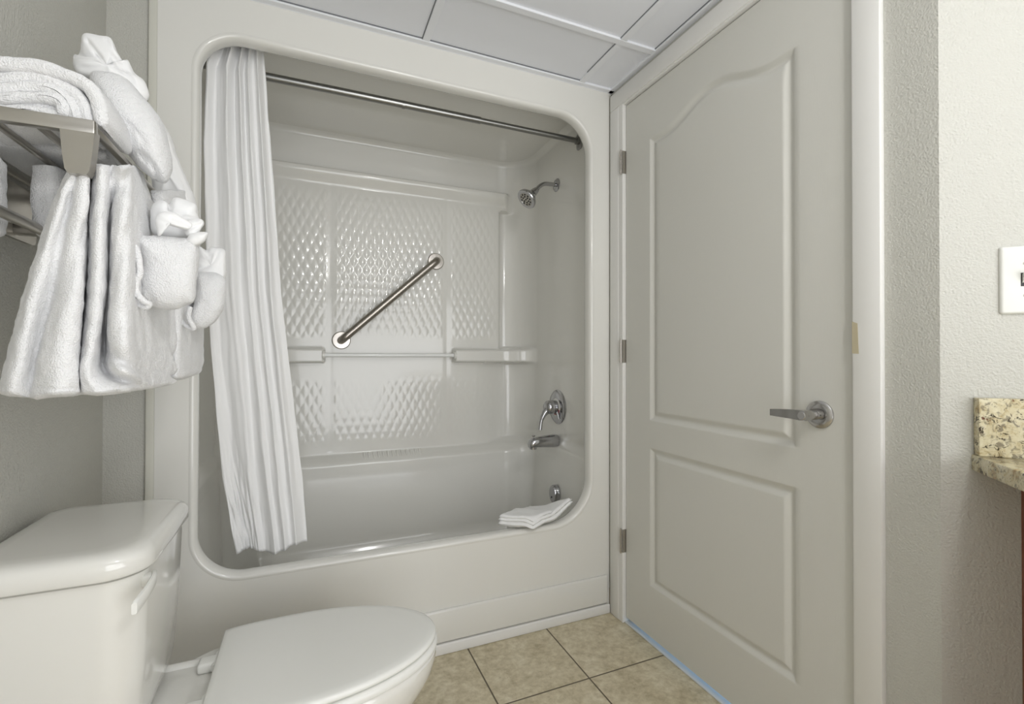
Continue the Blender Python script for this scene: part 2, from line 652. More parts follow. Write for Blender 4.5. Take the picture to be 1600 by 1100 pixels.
# apron step and base strip
g = MB().box((TX0 + .004, YF - .011, .040), (TX1 - .012, YF + .004, .153), .007, 3)
g.build('apron_panel', M['gel'], tub, auto=50)
g = MB().box((TX0, YF - .014, 0), (TX1 - .004, YF + .004, .037), .004, 2)
g.build('base_strip', M['trim'], tub, auto=50)
g = MB().box((TX0 - .022, YF + .001, 0), (TX0 + .001, YF + .014, ZC - .004), .003, 2)
g.build('edge_bead', M['bead'], tub, auto=50)
g = MB().box((TX1, YF + .004, 0), (XR + .001, YF + .03, ZC - .004))
g.build('edge_bead', M['bead'], tub, auto=50)

SX0, SX1, SYF, SYB, CRAD = -.345, 1.078, YF + .046, 2.36, .17
# plan path
path = []


def seg(p, q, nx, ny, step):
    n = max(2, int((Vector(q) - Vector(p)).length / step))
    for i in range(n):
        path.append((p[0] + (q[0] - p[0]) * i / n, p[1] + (q[1] - p[1]) * i / n, nx, ny))


def arc(cx, cy, a0, a1, n):
    for i in range(n):
        a = R(a0 + (a1 - a0) * i / n)
        path.append((cx + CRAD * math.cos(a), cy + CRAD * math.sin(a), -math.cos(a), -math.sin(a)))


seg((SX0, SYF), (SX0, SYB - CRAD), 1, 0, .02)
arc(SX0 + CRAD, SYB - CRAD, 180, 90, 24)
seg((SX0 + CRAD, SYB), (SX1 - CRAD, SYB), 0, -1, .0038)
arc(SX1 - CRAD, SYB - CRAD, 90, 0, 24)
seg((SX1, SYB - CRAD), (SX1, SYF), -1, 0, .012)
path.append((SX1, SYF, -1, 0))


def box_mask(x, z, x0, x1, z0, z1, e=.012):
    return sm(x0, x0 + e, x) * (1 - sm(x1 - e, x1, x)) * sm(z0, z0 + e, z) * (1 - sm(z1 - e, z1, z))


def inset(x, y, w, z):
    # back wall relief (w=1 on the back wall, 0 on the sides)
    xs = x
    panel = .05 * (1 - sm(.905 - .12 * (1 - sm(.98, 1.04, z)) + .05 * sm(1.80, 1.85, z), .945 + .06 * (1 - sm(.98, 1.04, z)) + .05 * sm(1.80, 1.85, z), xs)) * sm(.55, .57, z) * (1 - sm(1.884, 1.912, z))
    lip = (.05 + .028 * sm(1.815, 1.874, z)) * sm(1.80, 1.802, z) * (1 - sm(1.882, 1.914, z)) * (1 - sm(.955, 1.0, xs))
    lip *= 1.
    sh_l = (1 - sm(.052, .072, xs))
    sh_r = sm(.648, .668, xs)
    shz = sm(.998, 1.014, z) * (1 - sm(1.064, 1.089, z))
    shelf = .105 * shz * max(sh_l, sh_r)
    low = 0.
    if z < .62:
        low = .05 * (1 - sm(.578, .62, z)) + .062 * (1 - sm(.548, .598, z))
        if z < .5:
            low += .015 * (.5 - z) / .2 + .04 * (1 - sm(.10, .22, z))
    b = max(panel, lip, shelf, low)
    tex = 0.
    if .60 < z < 1.85:
        mk = 0
        for (x0, x1) in ((-.33, .072), (.102, .612), (.650, .905)):
            for (z0, z1, ft) in ((.628, .945, .05), (1.115, 1.835, .10)):
                mk = max(mk, sm(x0, x0 + .012, xs) * (1 - sm(x1 - .012, x1, xs)) * sm(z0, z0 + .03, z) * (1 - sm(z1 - ft, z1, z)))
        if mk > 0:
            a_, b_ = xs / .0375, z / .080
            tex = mk * (.0017 if z > 1 else .0009) * (math.sin(math.pi * (a_ + b_)) ** 2 * math.sin(math.pi * (a_ - b_)) ** 2 + .004) ** .42
        # smooth raised edges of the three fields
        for xe in (.087, .631):
            tex -= .0008 * math.exp(-((xs - xe) / .012) ** 2)
    s_ = 0.
    if z < .66:
        s_ = .016 * (1 - sm(.60, .66, z)) + .02 * max(0, (.55 - z) / .45) + .03 * (1 - sm(.10, .22, z))
    if w < .3 and .7 < z < 1.75 and 1.78 < y < 2.12:
        a_, b_ = y / .0415, z / .084
        s_ += .0010 * math.sqrt(abs(math.sin(math.pi * (a_ + b_)) * math.sin(math.pi * (a_ - b_))) + .002) * sm(1.78, 1.82, y) * (1 - sm(2.08, 2.12, y)) * (1 - sm(1.02, 1.05, 1.05))
    ws = sm(0, .95, w)
    v = (b + tex) * ws + s_ * (1 - ws)
    # cove at the roof
    if z > 2.043:
        t = min((z - 2.043) / .027, 1)
        v += .027 * (1 - math.sqrt(max(0, 1 - t * t)))
    return v


zr = lines(.09, 2.07, .0075, .0042, ((.54, .95), (.99, 1.915), (2.035, 2.07)))
rows = []
for z in zr:
    rows.append([Vector((x + nx * inset(x, y, -ny, z), y + ny * inset(x, y, -ny, z), z)) for x, y, nx, ny in path])
g = MB().grid(rows)
top = rows[-1]
mid = sum(top, Vector()) / len(top)
g.add(top + [Vector((p.x * .5 + mid.x * .5, SYF, 2.07)) if False else Vector((p.x, SYF - .0, 2.0705)) for p in top],
      [(i, i + 1, len(top) + i + 1, len(top) + i) for i in range(len(top) - 1)])
g.build('surround_wall', M['gel'], tub, auto=75)

# floor of the basin and its front side
bot = rows[0]
n_ = 40
fr_ = []
for k in range(9):
    z = .372 - .282 * k / 8
    yo = SYF + .009 + .06 * sm(0, 1, k / 8) + .05 * sm(.6, 1, k / 8)
    fr_.append([Vector((SX0 + (SX1 - SX0) * i / n_, yo, z)) for i in range(n_ + 1)])
g = MB().grid(fr_)
g.add(bot + [Vector((bot[-1].x, SYF + .05, .09)), Vector((bot[0].x, SYF + .05, .09))], [tuple(range(len(bot) + 2))])
g.build('basin', M['gel'], tub, auto=60)
# soap grip ridges on the back ledge
g = MB()
for i in range(13):
    x = .235 + i * .0215
    g.tube([(x, 2.252, .5465), (x, 2.275, .567), (x, 2.30, .588)], [.0045, .0058, .0045], 10)
g.build('soap_grip', M['gel'], tub)
# acrylic bar between the two shelves
g = MB().tube([(.055, 2.268, 1.042), (.665, 2.268, 1.042)], .0095, 20)
g.build('accessory_bar', M['acrylic'], tub, label='clear acrylic towel bar')
for x in (.052, .655):
    g = MB().tube([(x, 2.268, 1.042), (x + .012, 2.268, 1.042)], .019, 24)
    g.build('bar_socket', M['gel'], tub)

# ------------------------------------------------------------------ shower fittings
sh = thing('shower_fixture', 'chrome shower head on a bent arm high on the end wall', 'shower', (SX1, 1.985, 1.852))
Yh = 1.985
g = MB().lathe((SX1, Yh, 1.852), (-1, 0, 0), [(-.002, 0), (-.002, .031), (.002, .031), (.006, .027), (.008, .014)])
g.build('escutcheon', M['chrome'], sh)
g = MB().tube(smooth_path([(SX1, Yh, 1.852), (1.045, Yh, 1.852), (1.01, Yh, 1.848), (.985, Yh, 1.832), (.968, Yh, 1.812)], 6), .0095, 18)
g.build('shower_arm', M['chrome'], sh)
ax = Vector((-.62, -.10, -.60)).normalized()
base = Vector((.970, Yh, 1.815))
g = MB().lathe(base, ax, [(-.004, 0), (-.004, .012), (.002, .014), (.008, .0125), (.010, .016), (.026, .018), (.030, .017), (.038, .023), (.058, .038), (.068, .0465), (.078, .049), (.082, .047), (.082, .033), (.080, .032)], 36)
hb = g.build('head_body', M['chrome'], sh)
g = MB().lathe(base, ax, [(.0795, .0), (.0815, .0), (.0815, .032), (.079, .033)], 36)
fc = g.build('spray_face', M['nickel'], hb)
a1 = ax.orthogonal().normalized()
b1 = ax.cross(a1)
g = MB()
for rr, n in ((.026, 10), (.015, 6), (0, 1)):
    for k in range(n):
        a = k * 2 * math.pi / n
        c = base + ax * .081 + (a1 * math.cos(a) + b1 * math.sin(a)) * rr
        g.lathe(c, ax, [(-.001, .0), (-.001, .0042), (.0025, .0036), (.0025, 0)], 10)
g.build('nozzles', M['rubber'], hb, label='dark rubber spray nozzles')

va = thing('shower_valve', 'round chrome valve plate with down-pointing lever above the tub spout', 'valve', (SX1, 1.99, .80))
c = Vector((SX1, 1.972, .80))
g = MB().lathe(c, (-1, 0, 0), [(-.002, 0), (-.002, .080), (.003, .080), (.008, .074), (.011, .055), (.011, .034)], 48)
g.build('valve_plate', M['chrome'], va)
g = MB().lathe(c, (-1, 0, 0), [(.0095, 0), (.0115, 0), (.0115, .040), (.010, .042)], 36)
dd_ = g.build('dial_disc', M['plastic'], va)
g = MB().tube([c + Vector((-.0118, .036 * math.cos(a), .036 * math.sin(a))) for a in [R(v) for v in range(200, 341, 10)]], .0022, 8)
g.build('hot_mark', M['red'], dd_, label='red arc on the dial')
g = MB().lathe(c, (-1, 0, 0), [(.010, .031), (.030, .031), (.032, .033), (.050, .032), (.060, .029), (.068, .020), (.070, 0)], 36)
g.build('valve_hub', M['chrome'], va)
g = MB().tube(smooth_path([c + Vector((-.050, .0, -.005)), c + Vector((-.072, .0, -.028)), c + Vector((-.088, .0, -.062)), c + Vector((-.094, .0, -.102))], 6),
              [.020 - .0115 * min(1, i / 12) + (.001 if i > 14 else 0) for i in range(19)], 18)
g.build('valve_lever', M['chrome'], va)
g = MB().tube([c + Vector((-.02, -.026, -.02)), c + Vector((-.016, -.036, -.052))], [.006, .004], 10)
g.build('temperature_stop', M['chrome'], va)

st = thing('tub_spout', 'chrome tub spout with pull-up diverter knob', 'spout', (SX1 - .018, 1.96, .64))
g = MB()
rings = []
for t, hh, ww, dz in ((0, .0, .0, 0), (0, .027, .024, 0), (.02, .0295, .027, 0), (.06, .027, .026, 0), (.10, .0235, .024, -.001), (.125, .021, .0225, -.003), (.138, .0175, .020, -.007), (.1435, .012, .014, -.012), (.1437, 0, 0, -.012)):
    hh, ww = max(hh, 1e-4), max(ww, 1e-4)
    rings.append([Vector((SX1 - .012 - t, 1.96 + ww * math.copysign(abs(math.cos(a)) ** .8, math.cos(a)), .645 + dz + hh * math.copysign(abs(math.sin(a)) ** .8, math.sin(a)))) for a in [k * 2 * math.pi / 28 for k in range(28)]])
g.loft(rings)
g.lathe((SX1 - .135, 1.96, .640), (0, 0, -1), [(0, .017), (.026, .0165), (.026, .013), (.018, .012)], 24)
sb_ = g.build('spout_body', M['chrome'], st)
g = MB().lathe((SX1 - .134, 1.96, .655), (0, 0, 1), [(0, .003), (.014, .003), (.017, .008), (.021, .0085), (.023, 0)], 18)
g.build('diverter_knob', M['chrome'], sb_)

ov = thing('overflow_plate', 'chrome tub overflow plate behind the folded bath mat', 'overflow plate', (SX1 - .035, 1.99, .405))
g = MB()
xo = SX1 - .0445
g.loft([[Vector((xo + dx, 1.935 + r * .88 * math.cos(a), .405 + r * 1.15 * math.sin(a))) for a in [k * 2 * math.pi / 32 for k in range(32)]]
        for dx, r in ((.02, .036), (.0, .036), (-.006, .033), (-.009, .02), (-.009, .001))])
op_ = g.build('plate', M['chrome'], ov)
g = MB().lathe((xo - .009, 1.935, .392), (-1, 0, 0), [(-.002, 0), (-.002, .005), (.002, .004), (.002, 0)], 12)
g.build('screw', M['rubber'], op_)

# grab bar
ga = thing('grab_bar', 'diagonal brushed steel grab bar on the textured back wall', 'grab bar', (.35, 2.31, 1.30))
A, B = Vector((.134, 2.308, 1.110)), Vector((.573, 2.308, 1.507))
d = (B - A).normalized()
off = Vector((0, -.048, 0))
g = MB().tube(smooth_path([A, A + Vector((0, -.028, 0)), A + off + d * .018, A + off + d * .06], 6) + [B + off - d * .06] +
              smooth_path([B + off - d * .06, B + off - d * .018, B + Vector((0, -.028, 0)), B], 6)[1:], .0175, 24)
g.build('bar', M['bar'], ga)
for P in (A, B):
    g = MB().lathe(P, (0, -1, 0), [(-.004, 0), (-.004, .041), (.003, .041), (.007, .037), (.008, .018)], 40)
    g.build('flange', M['steel'], ga)

# shower rod
RY, RZ = 1.777, 1.975
ro = thing('shower_rod', 'straight chrome shower curtain rod across the top of the tub opening', 'curtain rod', (.36, RY, RZ))
g = MB().tube([(-.345, RY, RZ - .003), (.10, RY, RZ), (.62, RY, RZ)], .0135, 24)
g.tube([(.312, RY, RZ - .001), (.322, RY, RZ - .001)], .0146, 24)
g.tube([(.60, RY, RZ), (SX1, RY, RZ)], .0112, 24)
g.build('rod', M['rod'], ro)
for x, s in ((SX1 + .001, -1), (SX0 - .001, 1)):
    g = MB()
    pr = rrect(-.021, .021, -.036, .036, .012, 5)
    g.loft([[Vector((x + s * t, RY + a * k, RZ + b * k)) for a, b in pr] for t, k in ((0, 1), (.005, 1), (.007, .92))])
    g.tube([(x, RY, RZ), (x + s * .02, RY, RZ)], .0165, 24)
    for dz in (-.025, .025):
        g.lathe((x + s * .006, RY, RZ + dz), (s, 0, 0), [(0, .005), (.0025, .0042), (.0025, 0)], 12)
    g.build('end_flange', M['rod'], ro)


# ------------------------------------------------------------------ shower curtain
def curtain():
    pxs = {2.045: (-.268, -.145), 1.955: (-.300, -.138), 1.70: (-.306, -.120), 1.55: (-.302, -.108), 1.25: (-.296, -.088), .95: (-.275, -.055), .65: (-.252, -.022), .45: (-.220, -.006), .395: (-.212, -.003)}
    keys = sorted(pxs)

    def lr(z):
        z = min(max(z, keys[0]), keys[-1])
        for a, b in zip(keys, keys[1:]):
            if z <= b:
                t = (z - a) / (b - a)
                return tuple(pxs[a][i] + (pxs[b][i] - pxs[a][i]) * t for i in (0, 1))
    NS, NZ = 300, 170
    NF = 5.0
    rows = []
    for iz in range(NZ + 1):
        u = iz / NZ
        row = []
        for i in range(NS + 1):
            s = i / NS
            ztop_ = 2.043 + .008 * math.cos(s * NF * 2 * math.pi) + .014 * max(0, 1 - s / .12)
            zbot = .400 + .010 * math.sin(s * 9) + .012 * s
            z = ztop_ + (zbot - ztop_) * u
            x0, x1 = lr(z)
            # fold phase drifts slowly down the cloth
            ph = (s + .055 * math.sin(s * 7.5 + 1.2)) * NF * 2 * math.pi + .6 * math.sin(z * 1.3 + s * 3) + .7 * noise.noise(Vector((s * 5, 0, z * 1.4)))
            amp = (.0085 + .004 * sm(1.2, 1.9, z)) * (1 + .9 * noise.noise(Vector((s * 4, 4, z * .9))))
            x = x0 + (x1 - x0) * s + .002 * noise.noise(Vector((s * 20, 1, z * 9)))
            y = 1.735 + amp * 1.15 * (math.cos(ph) + .15 * math.cos(2 * ph + s * 4)) * (1 - .1 * u) + .003 * noise.noise(Vector((s * 14, 2, z * 6)))
            y += .02 * sm(1.2, .4, z) * math.sin(s * 5 + 1)
            # crumple near the hem at the left
            k = sm(.85, .45, z) * (1 - sm(.15, .5, s))
            y += k * .012 * noise.noise(Vector((s * 30, z * 14, 0)))
            row.append(Vector((x, y, z)))
        rows.append(row)
    g = MB().grid(rows)
    o = g.build('shower_curtain', M['curtain'], origin=(-.15, 1.735, .4), auto=None)
    mod = o.modifiers.new('thickness', 'SOLIDIFY')
    mod.thickness = .0014
    tag(o, 'white fabric shower curtain gathered at the left end of the rod', 'shower curtain')


curtain()
# ------------------------------------------------------------------ folded mat on the tub rim
mt = None


def folded_mat():
    # stacked fold layers over the rim, corner toward the room
    A_, B_, C_, D_ = Vector((.655, 1.672, 0)), Vector((.770, 1.600, 0)), Vector((.985, 1.672, 0)), Vector((.845, 1.790, 0))

    def quad(u, v, ins=0.):
        u = ins + u * (1 - 2 * ins)
        v = ins + v * (1 - 2 * ins)
        return (A_ * (1 - u) + B_ * u) * (1 - v) + (D_ * (1 - u) + C_ * u) * v

    def sag(p):
        # follows the rim: flat over it, drooping outside, small rise at the right corner curve
        z = .3965
        z += .050 * sm(.86, 1.0, p.x)
        z -= .012 * sm(1.622, 1.598, p.y)
        z -= .004 * sm(1.69, 1.78, p.y)
        return z
    g = MB()
    layers = ((0, .0, 0.0, 1.0), (1, .015, .0, .99), (2, .029, .0, .50))
    for k, h, v0, v1 in layers:
        th = .0185 if k < 2 else .0135
        n = 26
        topr, botr = [], []
        for j in range(n + 1):
            v = v0 + (v1 - v0) * j / n
            rt, rb = [], []
            for i in range(n + 1):
                u = i / n
                p = quad(u, v, .01 * k)
                e = min(u, 1 - u, (v - v0) / (v1 - v0), (v1 - v) / (v1 - v0))
                r = math.sqrt(max(0, 1 - (1 - min(e / .05, 1)) ** 2))
                w = .004 * noise.noise(p * 16 + Vector((0, 0, k * 3))) - .004 * sm(.5, 1, v)
                z = sag(p) + h + w
                rt.append(Vector((p.x, p.y, z + th / 2 + th / 2 * r)))
                rb.append(Vector((p.x, p.y, z + th / 2 - th / 2 * r)))
            topr.append(rt)
            botr.append(rb)
        g.grid(topr)
        g.grid(botr)
    o = g.build('folded_bath_mat', M['cloth'], origin=(.82, 1.66, .395), auto=None)
    roughen(o, .0016, 60)
    tag(o, 'white folded bath mat lying over the tub rim at its right corner', 'bath mat')


folded_mat()

# ------------------------------------------------------------------ toilet
TY = 1.150
to = thing('toilet', 'white two piece toilet with closed lid beside the left wall', 'toilet', (-.1, TY, 0))


def outline(x0, x1, hy, bow, r, n=10, yc=TY):
    """rounded rectangle tank outline, front (x1) bowed"""
    pts = rrect(x0, x1, -hy, hy, [r, .03, .03, r], n)
    out = []
    for x, y in pts:
        f = max(0, (x - x0) / (x1 - x0))
        out.append((x + bow * f * (1 - (y / hy) ** 2), yc + y))
    return out


TB = XL + .028
g = MB()
rings = []
for z, x1, hy in ((.362, -.296, .138), (.368, -.286, .148), (.40, -.279, .155), (.50, -.273, .163), (.60, -.269, .167), (.664, -.267, .168), (.6665, -.272, .163), (.667, -.285, .15)):
    rings.append([Vector((x, y, z)) for x, y in outline(TB + .012, x1, hy, .014, .05)])
g.loft(rings)
g.build('tank', M['china'], to)
g = MB()
rings = []
for z, e in ((.670, .004), (.671, .010), (.676, .0125), (.690, .0125), (.700, .011), (.707, .006), (.7115, -.002), (.7135, -.012), (.7140, -.03)):
    rings.append([Vector((x, y, z)) for x, y in outline(TB - .002 - min(e, 0) * .8, -.268 + e, .169 + e, .011, .058)])
g.loft(rings)
g.build('tank_lid', M['china'], to)
g = MB()
g.box((-.268, TY - .138, .634), (-.250, TY - .114, .656), .005, 2)
ctl = smooth_path([(-.252, TY - .122, .650), (-.2475, TY - .145, .649), (-.249, TY - .178, .643), (-.256, TY - .212, .634)], 6)
secs = []
for i, p in enumerate(ctl):
    q = i / (len(ctl) - 1)
    hh = .0085 + .003 * q if q < .95 else .009
    secs.append([p + Vector((dx * .0035, dx * .001, dz * hh)) for dx, dz in ((-1, -.8), (-.6, -1), (.6, -1), (1, -.8), (1, .8), (.6, 1), (-.6, 1), (-1, .8))])
g.loft(secs)
g.build('flush_lever', M['seat'], to, label='small white flush lever')


def egg(x0, x1, hw, n=56, cut=None, pw=2.25):
    """elongated outline from the hinge end x0 to the tip x1"""
    xm = x0 + (x1 - x0) * .45
    out = []
    for k in range(n):
        a = 2 * math.pi * k / n
        c_, s_ = math.cos(a), math.sin(a)
        if c_ >= 0:
            x = xm + (x1 - xm) * c_
            y = hw * s_
        else:
            x = xm + (xm - x0) * 1.0 * -(abs(c_) ** (2 / 3.4))
            y = hw * math.copysign(abs(s_) ** (2 / 2.4), s_)
        out.append((x, y))
    return out


SX, TIP, HW = -.182, .285, .178


def seat_outline(grow=0., cut=SX):
    o = []
    for x, y in egg(SX - .10, TIP + grow, HW + grow, 72):
        o.append((max(x, cut), y + TY))
    return o


def ringz(pts, z):
    return [Vector((x, y, z)) for x, y in pts]


g = MB()
g.loft([ringz(seat_outline(-.004), .3725), ringz(seat_outline(.0), .3745), ringz(seat_outline(.001), .379), ringz(seat_outline(-.001), .384), ringz(seat_outline(-.006, SX + .003), .3868),
        ringz(seat_outline(-.02, SX + .012), .3880), ringz(seat_outline(-.07, SX + .05), .3885)])
g.build('seat_lid', M['seat'], to, auto=60)
g = MB()
g.loft([ringz(seat_outline(-.004), .3505), ringz(seat_outline(.003), .3525), ringz(seat_outline(.0045), .359), ringz(seat_outline(.003), .366), ringz(seat_outline(-.006), .3695), ringz(seat_outline(-.03), .3700)])
g.build('seat_ring', M['seat'], to, auto=60)
for s in (1, -1):
    g = MB().box((SX - .038, TY + s * .075 - .018, .350), (SX + .004, TY + s * .075 + .018, .372), .006, 3)
    g.tube([(SX - .003, TY + s * .075 - .026, .364), (SX - .003, TY + s * .075 + .026, .364)], .0085, 16)
    g.build('hinge_cap', M['seat'], to, auto=40)
# bowl with rear deck
g = MB()


def bowl_ring(z, x0, x1, hw, deck=0.):
    pts = []
    for x, y in egg(x0, x1, hw, 72):
        pts.append((x, y + TY))
    return ringz(pts, z)


g.loft([bowl_ring(0, -.24, .095, .105), bowl_ring(.02, -.24, .09, .10), bowl_ring(.08, -.23, .065, .088), bowl_ring(.14, -.23, .10, .10), bowl_ring(.20, -.25, .20, .135),
        bowl_ring(.26, -.27, .255, .160), bowl_ring(.30, -.28, .278, .174), bowl_ring(.33, -.28, .286, .180), bowl_ring(.343, -.28, .286, .180), bowl_ring(.349, -.28, .280, .176)])
g.build('bowl', M['china'], to)
g = MB()
pr = [(x, y + TY) for x, y in rrect(-.47, -.15, -.118, .118, [.02, .05, .05, .02], 8)]
g.loft([ringz(pr, .24), ringz(pr, .335), ringz([(x * 1, TY + (y - TY) * 1.0) for x, y in pr], .343), ringz([(x, TY + (y - TY) * .97) for x, y in pr], .349), ringz([(x, TY + (y - TY) * .90) for x, y in pr], .3505)])
g.tube([(-.46, TY + .108, .348), (-.15, TY + .108, .348)], .011, 14)
g.tube([(-.46, TY - .108, .348), (-.15, TY - .108, .348)], .011, 14)
g.build('rear_deck', M['china'], to)

# ------------------------------------------------------------------ vanity counter, cabinet, switch (angled wall)
def W(t, out, z):
    return CORN + DIRW * t + NORW * out + Vector((0, 0, z))


def wbox(g, t0, t1, o0, o1, z0, z1, bev=0.):
    a = CORN
    xf = Matrix((DIRW, NORW, Vector((0, 0, 1)))).transposed().to_4x4()
    xf = Matrix.Translation(a) @ xf
    return g.box((t0, o0, z0), (t1, o1, z1), bev, 2, xf)


co = thing('vanity_counter', 'speckled beige granite vanity counter with backsplash on the angled wall', 'counter', tuple(W(.5, .25, .83)))
g = wbox(MB(), .046, 1.25, .0, .54, .822, .853, .003)
g.build('countertop', M['granite'], co, auto=30)
g = wbox(MB(), .050, 1.25, .0, .021, .853, .962, .0015)
g.build('backsplash', M['granite'], co, auto=30)
cb = thing('vanity_cabinet', 'dark cherry wood vanity cabinet under the granite counter', 'cabinet', tuple(W(.6, .25, 0)))
g = wbox(MB(), .118, 1.22, .0, .50, .09, .822, .002)
wbox(g, .14, 1.2, .0, .43, .0, .09)
g.build('cabinet_body', M['wood'], cb, auto=30)
g = wbox(MB(), .15, .66, .5, .518, .12, .79, .004)
g.build('cabinet_door', M['wood'], cb, auto=30)
g = wbox(MB(), .68, 1.19, .5, .518, .12, .79, .004)
g.build('cabinet_door', M['wood'], cb, auto=30)

sw = thing('light_switch', 'white two gang light switch plate above the granite backsplash', 'light switch', tuple(W(.15, 0, 1.18)))
SZ = 1.184
xf = Matrix.Translation(CORN) @ Matrix((DIRW, NORW, Vector((0, 0, 1)))).transposed().to_4x4()
g = MB()
t0 = .0885
pl = [(t0 + .058 + a * 1, b) for a, b in rrect(-.058, .058, -.0635, .0635, .005, 5)]
cx_ = t0 + .058
g.loft([[xf @ Vector((cx_ + (a - cx_) * k, o_, SZ + b * k)) for a, b in pl] for o_, k in ((0, 1), (.003, 1), (.0055, .975), (.0065, .94))])
g.build('plate', M['plastic'], sw, auto=60)
for tc in (t0 + .035, t0 + .081):
    g = MB()
    wbox(g, tc - .0062, tc + .0062, .0055, .0072, SZ - .0125, SZ + .0125)
    g.build('toggle_slot', M['rubber'], sw, smooth=False)
    g = MB()
    secs = []
    for o_, zc, h in ((.005, SZ, .0085), (.012, SZ + .006, .006), (.019, SZ + .011, .004)):
        secs.append([W(tc - .0045, o_, zc - h), W(tc + .0045, o_, zc - h), W(tc + .0045, o_, zc + h), W(tc - .0045, o_, zc + h)])
    g.loft(secs)
    g.build('toggle', M['plastic'], sw, auto=30)
    for s in (1, -1):
        g = MB().lathe(W(tc, .0065, SZ + s * .030), NORW, [(-.001, 0), (-.001, .0032), (.0012, .0026), (.0012, 0)], 14)
        g.build('screw', M['nickel'], sw)

# ------------------------------------------------------------------ towel rack
RK0, RK1, SZR = .880, 1.335, 1.380
rk = thing('towel_rack', 'brushed nickel wall towel shelf with hanging bars above the toilet', 'towel rack', (XL, 1.1, SZR))
XO = -.296
for y in (RK0, RK1):
    g = MB().box((XL, y - .007, SZR - .017), (XO + .006, y + .007, SZR + .003), .002, 2)
    # tapered drop tab at the outer end
    t = .0125
    sec = [[Vector((x, yy, z)) for x, yy in ((xa, y - t / 2), (xb, y - t / 2), (xb, y + t), (xa, y + t))] for z, xa, xb in
           ((SZR - .012, XO - .034, XO + .006), (SZR - .05, XO - .031, XO + .003), (SZR - .072, XO - .028, XO + .000), (SZR - .078, XO - .025, XO - .003))]
    g.loft(sec)
    g.build('bracket', M['nickel'], rk, auto=30)
for x, w in ((XO, .0052), (-.364, .004), (-.418, .004), (-.505, .004)):
    g = MB().box((x - w, RK0, SZR - .010), (x + w, RK1, SZR - .001), .0015, 2)
    g.build('shelf_rail', M['nickel'], rk, auto=40)
g = MB().tube([(XO - .015, RK0, 1.314), (XO - .015, RK1, 1.314)], .006, 16)
g.build('hanging_bar', M['nickel'], rk)
g = MB().tube([(-.425, RK0 - .01, 1.254), (-.425, RK1, 1.254)], .0085, 18)
g.build('hanging_bar', M['nickel'], rk)
g = MB()
pr = [(y, z) for y, z in rrect(1.145, 1.275, 1.262, 1.366, [.03, .03, .012, .012], 6)]
g.loft([[Vector((XL + dx, y, z)) for y, z in pr] for dx in (0, .006)])
g.box((XL, 1.19, 1.27), (-.415, 1.215, 1.29), .004, 2)
g.box((-.43, 1.19, 1.246), (-.412, 1.215, 1.29), .004, 2)
g.build('wall_mount', M['nickel'], rk, auto=40)


# ------------------------------------------------------------------ towels
def ring_from(pts, n=72):
    return resample(smooth_path(pts, 6, closed=True), n)


def to_px(p):
    d = Vector(p) - EYE
    w = d.dot(fwd)
    return (800 + FPX * d.dot(rgt) / w, 550 - FPX * d.dot(upv) / w)


def groove(o, items):
    """press creases into the cloth along lines over its surface: (line, depth, half width in metres)"""
    org = ORG[o]
    me = o.data
    L_ = []
    for line, dep, wd in items:
        L_.append(([Vector((a, b)) for a, b in line], dep, wd))
    nrm = [v.normal.copy() for v in me.vertices]
    for v, nn in zip(me.vertices, nrm):
        p = v.co + org
        to = (EYE - p)
        if nn.dot(to) <= 0:
            continue
        q = Vector(to_px(p))
        mpp = to.length / FPX
        for line, dep, wd in L_:
            best = 1e9
            for a, b in zip(line, line[1:]):
                ab = b - a
                t = min(max((q - a).dot(ab) / max(ab.length_squared, 1e-9), 0), 1)
                best = min(best, (q - a - ab * t).length)
            dd = best * mpp / wd
            if dd < 3:
                v.co += to.normalized() * -dep * math.exp(-dd * dd)


def cloth_loft(name, levels, m, label, cat, group=None, n=72, vn=8, amp=.002, sc=45, cap=True, parent=None, plabel=None, origin=None, grooves=None):
    """levels: closed outlines (lists of points), first to last, skinned smoothly"""
    L = [ring_from([Vector(p) for p in lv], n) for lv in levels]
    rings = []
    K = len(L)
    for i in range(K - 1):
        for j in range(vn):
            t = j / vn
            rings.append([cr(L[max(i - 1, 0)][k], L[i][k], L[i + 1][k], L[min(i + 2, K - 1)][k], t) for k in range(n)])
    rings.append(L[-1])
    # round off both ends
    for end, sgn in ((0, 1), (-1, -1)):
        e = rings[end]
        c = sum(e, Vector()) / n
        nxt = rings[1] if end == 0 else rings[-2]
        nrm = (c - sum(nxt, Vector()) / n).normalized()
        add = []
        for f_, h in ((.93, .004), (.80, .007), (.5, .009), (.15, .010)):
            add.append([c + (p - c) * f_ + nrm * h for p in e])
        if end == 0:
            rings = add[::-1] + rings
        else:
            rings = rings + add
    org = origin or tuple(sum(L[-1], Vector()) / n)
    o = MB().loft(rings).build(name, m, parent, auto=None, origin=None if parent else org)
    roughen(o, amp, sc, amp * .5, sc * 3)
    if grooves:
        groove(o, grooves)
    if not parent:
        tag(o, label, cat, group)
    elif plabel:
        o['label'] = plabel
    return o


def flat_level(front, back_y, z=None):
    """front: (px, py, Y) seen contour left to right; closed behind at back_y"""
    f_ = [at(*p) for p in front]
    if z is not None:
        for p in f_:
            p.z = z
    l, r = f_[0], f_[-1]
    return f_ + [Vector((r.x, (r.y + back_y) / 2, r.z)), Vector((r.x, back_y, r.z)), Vector(((r.x + l.x) / 2, back_y + .01, (l.z + r.z) / 2)), Vector((l.x, back_y, l.z)), Vector((l.x, (l.y + back_y) / 2, l.z))]


HT = 'bath towels hanging from the rack'
